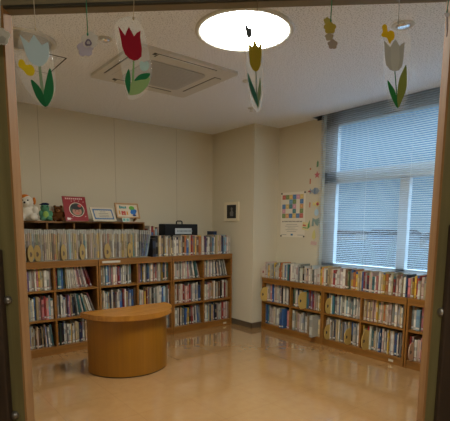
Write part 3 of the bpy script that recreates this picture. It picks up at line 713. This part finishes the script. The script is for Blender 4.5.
# paper garland beside the window
def onwall(x, y): p = hit(x, y, 0, X2); return p.y, p.z
yt, zt = onwall(318.5, 161); yb, zb = onwall(314.5, 247)
t = thing('paper_garland', 'hanging string of paper fish and shapes beside the window', 'garland', (X2 - .012, yt, zt), (0, 0, -PI / 2))
m = MB(); m.tube([(0, 0, .02), (.01, 0, zb - zt)], .0012, 'cord'); m.build('string', t)
def orn(name, px, py, pts, col, lab, dz=0, y0=-.006):
    yy, zz = onwall(px, py); ox, oz = yt - yy, zz - zt
    m = MB(); m.prism([(ox + a, oz + b) for a, b in pts], y0, y0 + .003, col=lin(col)); o = m.build(name, t); o['label'] = lab; return o
st = lambda r: [(r * (1 if k % 2 == 0 else .45) * math.sin(PI * k / 5), r * (1 if k % 2 == 0 else .45) * math.cos(PI * k / 5)) for k in range(10)]
fish = lambda s: [(s * a, s * b) for a, b in ((-1, .5), (-.6, .12), (0, .55), (.6, .45), (1, 0), (.6, -.45), (0, -.55), (-.6, -.12), (-1, -.5))]
orn('paper_leaf', 318.5, 164, [(-.015, -.04), (.012, -.03), (.015, .02), (0, .04), (-.012, .02)], (110, 146, 104), 'green paper shape')
orn('paper_star', 318, 175, st(.045), (196, 104, 108), 'red paper star')
orn('paper_fish', 315.5, 191, fish(.075), (150, 160, 170), 'pale blue-white fish')
orn('paper_stripe', 315.5, 191, [(.0, -.03), (.012, -.03), (.012, .03), (0, .03)], (80, 110, 150), 'blue stripe', y0=-.008)
orn('paper_tail', 310.5, 191.5, fish(.022), (190, 90, 90), 'red tail piece')
orn('paper_fish', 317.5, 204, fish(.06), (224, 206, 130), 'cream-yellow fish')
orn('paper_dot', 318.5, 204, ell(0, 0, .02, .02, 10), (190, 84, 88), 'red dot', y0=-.008)
orn('paper_shape', 317.3, 212.5, ell(0, 0, .032, .042, 12), (180, 206, 220), 'light blue oval')
orn('paper_shape', 316.5, 222, [(-.06, -.05), (-.03, -.05), (-.03, .02), (0, -.03), (.03, -.05), (.06, -.01), (.05, .05), (.0, .03), (-.05, .05)], (134, 156, 150), 'teal paper cut-out')
orn('paper_shape', 314.7, 235, [(-.03, -.03), (0, -.06), (.03, -.03), (.02, .03), (.005, .07), (-.02, .03)], (206, 194, 122), 'yellow paper shape')
orn('paper_shape', 314.5, 243, [(-.05, -.02), (.04, -.025), (.05, .015), (-.04, .025)], (206, 170, 158), 'pink paper strip')
for k, (px, py) in enumerate(((310.5, 169), (310.3, 181.5), (309.8, 205))):
    yy, zz = onwall(px, py); m = MB(); m.prism(st(.018) if k == 0 else [(-.01, -.03), (.01, -.03), (.012, .03), (-.008, .035)], -.003, -.0005, col=lin([(190, 110, 60), (200, 120, 90), (206, 140, 110)][k]))
    tag(m.build('wall_sticker', None, (X2, yy, zz), (0, 0, -PI / 2)), 'tiny orange sticker beside the garland, %s from the top' % ORD[k], 'sticker', 'tiny wall stickers')
yy, zz = onwall(306, 226.5)
t = thing('paper_card', 'tilted cream card with green leaf at the poster corner', 'card', (X2 - .001, yy, zz), (0, .15, -PI / 2))
m = MB(); m.box((-.06, -.003, -.045), (.05, -.0016, .05), col=lin((222, 206, 150))); m.build('card', t)
m = MB(); m.prism([(.03, -.03), (.06, .0), (.05, .09), (.03, .03)], -.005, -.003, col=lin((90, 150, 90))); tag(m.build('leaf', t), 'green paper leaf')
m = MB(); m.box((-.05, -.004, .0), (.0, -.003, .02), col=lin((206, 100, 80))); m.box((-.045, -.004, -.025), (.02, -.003, -.012), col=lin((120, 160, 110))); m.build('print', t)

# ------------------------------------------------------------------ ceiling fittings
def ceil_pt(x, y): p = hit(x, y, 2, HC); return (p.x, p.y, HC)
t = thing('round_ceiling_lamp', 'large round glowing ceiling lamp', 'lamp', (1.972, 2.300, HC))
m = MB(); m.lathe([(.322, 0), (.322, -.010), (.312, -.014), (.292, -.014), (.288, -.004), (.288, 0)], 'white_plastic', n=64, cap=False); m.build('ring', t)
m = MB(); m.lathe([(.287, -.003), (.287, -.008)], 'lamp_glow', n=64); m.build('glowing_disc', t)
p = ceil_pt(26, 40)
t = thing('round_ceiling_lamp', 'round unlit ceiling lamp behind the white tulip ornament', 'lamp', (p[0], p[1], HC))
m = MB(); m.lathe([(.20, 0), (.20, -.010), (.185, -.014), (.17, -.012), (.17, 0)], 'white_plastic', n=48, cap=False); m.build('ring', t)
m = MB(); m.lathe([(.169, -.003), (.169, -.007)], 'lamp_off', n=48); m.build('disc', t)
# ceiling access hatch
t = thing('ceiling_hatch', 'square ceiling access panel outlined by a dark seam', 'hatch', (1.0, 3.74, HC))
m = MB(); s = .225
for (a, b, c_, d_) in ((-s, -s, s, -s + .012), (-s, s - .012, s, s), (-s, -s, -s + .012, s), (s - .012, -s, s, s)): m.box((a, b, -.0015), (c_, d_, .0005), 'groove')
m.build('seam_frame', t)
m = MB(); m.box((-s + .012, -s + .012, -.003), (s - .012, s - .012, 0), 'ceil'); m.build('panel', t)
# air conditioner
x0, x1, y0, y1 = 1.496, 2.437, 2.90, 3.762
t = thing('ceiling_air_conditioner', 'square cream four-way ceiling air conditioner with grey grille', 'air conditioner', ((x0 + x1) / 2, (y0 + y1) / 2, HC))
sx, sy = (x1 - x0) / 2, (y1 - y0) / 2
m = MB()
def rr(hx, hy, r, n=5):
    o = []
    for cx, cy, a in ((hx - r, hy - r, 0), (-hx + r, hy - r, 1), (-hx + r, -hy + r, 2), (hx - r, -hy + r, 3)):
        for k in range(n + 1): an = PI / 2 * (a + k / n); o.append((cx + r * math.cos(an), cy + r * math.sin(an)))
    return o
m.slab(rr(sx, sy, .03), -.022, 0, 'white_plastic'); m.build('panel', t, bevel=.006)
m = MB(); m.slab(rr(.275, .255, .06), -.030, -.022, 'grille')
for k in range(17): m.box((-.24, -.22 + k * .0275, -.032), (.24, -.22 + k * .0275 + .008, -.030), 'grille')
m.build('intake_grille', t)
for (cx, cy, hx_, hy_) in ((0, -sy + .075, .27, .035), (0, sy - .075, .27, .035), (-sx + .085, 0, .035, .25), (sx - .085, 0, .035, .25)):
    f = MB(); f.box((cx - hx_, cy - hy_, -.0235), (cx + hx_, cy + hy_, -.0215), 'groove'); o = f.build('outlet_slot', t)
    g = MB(); g.box((cx - hx_ + .007, cy - hy_ + .007, -.028), (cx + hx_ - .007, cy + hy_ - .007, -.0235), 'white_plastic'); g.build('flap', o)
    if hx_ > hy_:
        g = MB(); g.box((cx - hx_ - .03, cy - hy_, -.0235), (cx - hx_ - .006, cy + hy_ * .2, -.0215), 'groove'); g.build('side_gap', o)
# recessed spotlights, sensor
def spot(x, y, r, label, dome):
    t = thing('recessed_spotlight', label, 'spotlight', ceil_pt(x, y))
    m = MB(); m.lathe([(r, 0), (r, -.005), (r * .86, -.009), (r * .68, -.007), (r * .66, 0)], 'white_plastic', n=32, cap=False); m.build('ring', t)
    m = MB(); m.lathe([(r * .65, -.001), (r * .60, -dome), (r * .36, -dome * 1.6), (.004, -dome * 1.75)], 'chrome', n=32); m.build('reflector', t)
spot(105, 38.5, .048, 'small round chrome spotlight beside the white flower ornament', .014)
spot(403, 25, .070, 'round chrome spotlight above the grey tulip ornament', .010)
t = thing('sprinkler_head', 'tiny white sprinkler head on ceiling near the pillar', 'sprinkler', ceil_pt(251.5, 108))
m = MB(); m.lathe([(.04, 0), (.038, -.008), (.015, -.012), (.012, -.03), (.02, -.032), (.02, -.036), (.004, -.036)], 'white_plastic', n=20); m.build('body', t)
t = thing('sensor', 'tiny round ceiling sensor left of the yellow tulip ornament', 'sensor', ceil_pt(245.5, 80.5))
m = MB(); m.lathe([(.028, 0), (.026, -.012), (.01, -.02)], 'white_plastic', n=20); m.build('body', t)

# ------------------------------------------------------------------ door-jamb fittings
def jamb_post(u0_, u1_, z1, label):
    t = thing('wooden_post', label, 'post', (0, 0, 0), (0, 0, ROTW), 'dark posts at the doorway')
    m = MB(); m.box((u0_, N0 - .035, 0), (u1_, N0 - .001, z1), 'dark_wood'); m.build('post', t, bevel=.006)
jamb_post(-1.10, -.972, 1.255, 'dark weathered wooden post against the left door jamb')
jamb_post(.662, .84, 1.36, 'dark weathered wooden post against the right door jamb')
for x, y, lab in ((8.3, 300, 'round steel bolt on the left jamb, upper one'), (15.5, 415, 'round steel bolt on the left jamb, lower one'), (442, 312, 'round steel bolt on the right jamb')):
    u, z = hw(x, y, N0)
    t = thing('door_bolt', lab, 'bolt', (*W(u, N0), z), (PI / 2, 0, ROTW), 'steel jamb bolts')
    m = MB(); m.lathe([(.017, 0), (.017, .005), (.014, .012), (.008, .0165), (.001, .018)], 'steel', n=20); m.build('bolt_head', t)

# ------------------------------------------------------------------ hanging paper flowers
DH = 1.525
def hang(name, label, cx, grp='hanging paper ornaments', yaw=0.0, cat='ornament'):
    u, z = hw(cx, 10, DH)
    t = thing(name, label, cat, (*W(u, DH), 0), (0, 0, ROTW + yaw), grp)
    return t
def P2(pts, t):            # pixels -> (across, height) on the ornament's own upright plane
    a = t.rotation_euler.z; ex = Vector((math.cos(a), math.sin(a), 0)); ey = Vector((-math.sin(a), math.cos(a), 0)); o = t.location; out = []
    for x, y in pts:
        d = ray(x, y); P = EYE + d * ((o - EYE).dot(ey) / d.dot(ey)); out.append(((P - o).dot(ex), P.z))
    return out
def layer(t, name, pts, col, d, lab=None, m_='paper', k=1.0, th=.0008):
    m = MB(); q_ = P2(pts, t); m.prism(q_, -d - th, -d, m_, lin(col)); o = m.build(name, t)
    if lab: o['label'] = lab
    return o
def string(t, x0, y0, x1, y1, col, r=.0011, k=1.0):
    m = MB(); a, b = P2([(x0, y0), (x1, y1)], t)
    m.tube([(a[0], -.001, 2.25), (a[0], -.001, a[1]), (b[0], -.001, b[1])], r, 'paint', lin(col), n=5)
    m.ball((b[0], -.001, b[1] - .003), (.004, .003, .006), 'paint', lin(col), 6, 5)
    p = m.build('string', t); return p
def spl(pts, n=4):      # smooth closed outline through the points
    o = []; L = len(pts)
    for i in range(L):
        p0, p1, p2, p3 = (Vector(pts[(i + j - 1) % L]) for j in range(4))
        for s in range(n):
            t_ = s / n; o.append(tuple(.5 * ((2 * p1) + (p2 - p0) * t_ + (2 * p0 - 5 * p1 + 4 * p2 - p3) * t_ * t_ + (3 * p1 - p0 - 3 * p2 + p3) * t_ ** 3)))
    return o
# white tulip
t = hang('tulip_ornament', 'white paper tulip with yellow butterfly hanging in clear film', 36)
layer(t, 'clear_film', spl([(20, 33), (34, 28), (48, 40), (54, 66), (56, 90), (47, 108.5), (37, 102), (22, 82), (17, 66), (18, 50)]), (255, 255, 255), 0, m_='film')
layer(t, 'flower_head', [(20, 35), (24.5, 39), (29.3, 43.3), (31.5, 39), (34, 35), (38, 40), (42, 45.3), (45, 44), (48.3, 42), (49.3, 48), (49, 57), (47, 62), (43, 65.8), (39.3, 66.7), (34, 65), (29.5, 61), (26.5, 55), (24, 47)], (196, 212, 216), .0012, 'white flower head')
layer(t, 'stem', [(38.5, 66), (41, 66), (46, 103), (44, 103), (40, 84)], (150, 170, 140), .0009, 'pale green stem')
layer(t, 'leaf', spl([(31, 80), (37, 84), (42.7, 92), (46.5, 106.7), (40.7, 103), (35, 93.5)], 3), (38, 116, 70), .0016, 'green leaf')
layer(t, 'leaf', spl([(50, 68.3), (53, 78), (54, 90), (51.5, 100), (46.5, 106.7), (43.5, 97), (46.5, 80)], 3), (44, 126, 78), .0013, 'green leaf')
layer(t, 'butterfly', spl([(20, 60), (24, 60.5), (26.5, 65), (31.5, 65), (35, 70), (33.5, 75.5), (28, 75.5), (24, 71), (18.8, 66)], 3), (222, 200, 40), .0021, 'yellow butterfly')
string(t, 34, 2, 35.7, 28.5, (190, 180, 160))
# red tulip
t = hang('tulip_ornament', 'red paper tulip with green leaves hanging in clear film', 134)
layer(t, 'clear_film', spl([(115, 24), (133, 17), (143, 28), (148, 50), (152, 74), (147, 90), (134, 100), (126, 94), (120, 60)]), (255, 255, 255), 0, m_='film')
layer(t, 'flower_head', [(118.4, 26.3), (121.6, 30.5), (125.3, 35.7), (127, 31), (129, 27.1), (131.6, 31.5), (134.2, 36.7), (137, 33), (140.7, 31), (140.4, 37), (141.2, 43), (142, 49), (141.6, 56.5), (138, 60), (134.2, 60.9), (129.5, 58.8), (125.2, 54.5), (122.3, 47), (120.8, 38)], (156, 22, 44), .0012, 'red flower head')
layer(t, 'stem', [(133.2, 60), (134.6, 60), (134, 88), (131.5, 88)], (130, 170, 110), .0009, 'pale green stem')
layer(t, 'leaf', spl([(129, 69), (130.8, 80), (129.5, 93.5), (126.5, 88), (125.2, 79)], 3), (36, 116, 70), .0016, 'dark green leaf')
layer(t, 'leaf', spl([(128.5, 94.5), (132, 82), (142, 78), (150, 78), (147.5, 86), (140, 93.5)], 3), (150, 176, 120), .0013, 'pale green broad leaf')
layer(t, 'leaf', spl([(134.5, 81), (139, 75.5), (145, 73.5), (150.5, 74), (147, 79), (141, 80)], 3), (36, 122, 76), .0021, 'dark green curled leaf')
layer(t, 'small_flower', spl([(139.8, 63), (142, 61.5), (144.3, 62.6), (147, 61.5), (149.3, 64), (148.5, 69), (145, 71.5), (141, 70)], 3), (176, 200, 196), .0021, 'pale blue small flower')
string(t, 134, 2, 133.6, 17.5, (180, 165, 135))
# yellow tulip turned almost edge-on
K = 1.9; YW = -1.0
t = hang('tulip_ornament', 'olive-yellow paper tulip with grey butterfly, twisted narrow before the lamp', 255, yaw=YW)
layer(t, 'clear_film', spl([(247, 22), (251, 20), (256, 27), (262, 45), (263, 75), (262.5, 100), (260, 111), (256, 111), (251, 100), (247, 75), (246, 45)]), (255, 255, 255), 0, m_='film_creased', k=K)
layer(t, 'flower_head', [(248.5, 38.5), (250.5, 44), (252.6, 47.3), (254, 43), (255.2, 38.5), (257, 44), (258.7, 47.3), (260.3, 45), (262, 42.8), (262, 55), (261, 65), (258.8, 70.3), (256.3, 71.7), (253.3, 70), (250.3, 64), (249.2, 52)], (170, 150, 42), .0012, 'olive-yellow flower head', k=K)
layer(t, 'stem', [(255.6, 71), (256.6, 71), (257.6, 100), (256.6, 100)], (110, 130, 120), .0009, 'grey-green stem', k=K)
layer(t, 'leaf', spl([(248, 73), (252, 82), (256, 92), (258.3, 100), (258.5, 107), (254, 98), (250, 87)], 3), (56, 116, 100), .0016, 'dark teal leaf', k=K)
layer(t, 'leaf', spl([(260.5, 78), (261.5, 90), (260, 102), (258.3, 108), (257.6, 98), (259, 86)], 3), (130, 150, 120), .0013, 'grey-green leaf', k=K)
layer(t, 'butterfly', spl([(245.8, 25), (247.5, 24), (248.5, 28), (251, 28), (252.3, 32), (251.6, 37), (248, 37.5), (247, 34), (246, 30)], 3), (90, 96, 104), .0021, 'grey butterfly', k=K)
string(t, 258, 2, 256.6, 27, (120, 100, 76), k=K)
# grey-white tulip
t = hang('tulip_ornament', 'greyish white paper tulip with yellow butterfly hanging before the window', 398)
layer(t, 'clear_film', spl([(383, 38), (390, 24), (398, 19), (406, 24), (411, 40), (409.5, 66), (407, 97), (401, 109.5), (397, 111.3), (393, 109.5), (388, 97), (383.5, 66)]), (255, 255, 255), 0, m_='film')
layer(t, 'flower_head', [(384, 40.7), (387, 44), (390, 47.3), (392.5, 43), (395.3, 39.3), (397.5, 43), (399.3, 46.7), (401.5, 44.3), (404.4, 42.4), (404, 50), (403.3, 58), (402, 66.5), (399, 70.2), (394.7, 71.7), (389.5, 69.8), (386, 65), (384.6, 56)], (176, 174, 166), .0012, 'greyish white flower head')
layer(t, 'petal_fold', [(395.3, 39.8), (399, 47), (399.5, 60), (397.5, 70), (394.7, 71.5), (392, 70), (390.5, 60), (390.6, 47)], (190, 188, 178), .0016, 'paler middle petal')
layer(t, 'stem', [(394.2, 71), (395.2, 71), (398, 106), (397, 106)], (60, 110, 70), .0009, 'green stem')
layer(t, 'leaf', spl([(387.3, 80.7), (391, 85), (395.3, 92.5), (397.7, 108), (393.6, 102.5), (389.3, 92)], 3), (40, 118, 60), .0016, 'bright green leaf')
layer(t, 'leaf', spl([(406, 65.3), (406.7, 78), (406, 89.3), (402, 100), (397.7, 108), (397.3, 91), (399.3, 78.7), (402.7, 70.7)], 3), (128, 136, 64), .0013, 'olive green leaf')
layer(t, 'butterfly', spl([(381.7, 27), (384, 24.5), (386.7, 26), (387.4, 32), (390, 30.7), (393.4, 32), (394.4, 36), (393.3, 40), (391.3, 41.3), (390, 44), (388.4, 42.6), (386.7, 38), (382.7, 37.3), (381, 35), (382.6, 32)], 2), (208, 176, 20), .0021, 'yellow butterfly')
string(t, 399.3, 1, 398.4, 21, (150, 150, 145))
# small scalloped flowers
def flower(t, nm, x, y, r, col, d, n=5, lab=None, m_='paper', k=1.0):
    pts = []
    for k_ in range(40):
        a = 2 * PI * k_ / 40; rr_ = r * (.80 + .22 * abs(math.cos(n * a / 2)))
        pts.append((x + rr_ * math.sin(a), y - rr_ * math.cos(a)))
    return layer(t, nm, pts, col, d, lab, m_, k=k)
t = hang('flower_ornament', 'white paper flower hanging at the left jamb', 1)
string(t, .5, 1, .5, 29, (200, 196, 186)); flower(t, 'flower', 1.5, 37, 9, (206, 202, 192), .001, lab='white flower'); flower(t, 'flower', 2.5, 40, 4, (180, 176, 166), .002)
t = hang('flower_ornament', 'white and lilac paper flowers hanging on a green string', 87)
string(t, 86.3, 1, 87.8, 33.5, (20, 120, 84), r=.0017)
flower(t, 'flower', 90, 40, 8.6, (206, 200, 192), .001, lab='white flower'); flower(t, 'flower', 85.5, 48.5, 8.6, (184, 176, 186), .0005, lab='lilac flower'); flower(t, 'flower_centre', 88.6, 43, 3.6, (120, 108, 130), .002, 3, 'lilac centre')
flower(t, 'flower_centre', 88.8, 43, 1.8, (190, 184, 186), .003, 3)
t = hang('flower_ornament', 'yellow and beige paper flowers hanging on a green string, twisted narrow', 330, yaw=.7)
k = 1.3
string(t, 331.6, 1, 330.5, 20, (24, 124, 84), r=.0017, k=k)
flower(t, 'flower', 326.8, 21, 3.6, (180, 168, 92), .001, lab='yellow flower', k=k); flower(t, 'flower', 329.5, 28, 6.2, (182, 164, 78), .0014, lab='yellow flower', k=k); flower(t, 'flower', 329, 37, 4.2, (176, 164, 140), .0006, lab='beige flower', k=k); flower(t, 'flower', 332.3, 44.5, 5.0, (172, 158, 146), .001, lab='beige flower', k=k)
t = hang('flower_ornament', 'brown paper flowers seen edge-on at the right jamb', 446.5, yaw=1.25)
string(t, 448, 1, 447, 10, (30, 110, 76), r=.0015)
k = 3.2
flower(t, 'flower', 446.4, 14.5, 2.6, (120, 96, 78), .001, lab='brown flower', k=k)
m = MB(); 
for yy_ in (15.5, 24, 31):
    (a, z_), = P2([(446.4, yy_)], t); m.prism(ell(a, z_, .022, .017, 14), -.003, -.001, 'paper', lin((112, 88, 72)))
tag(m.build('flower_chain', t), 'brown flower chain')
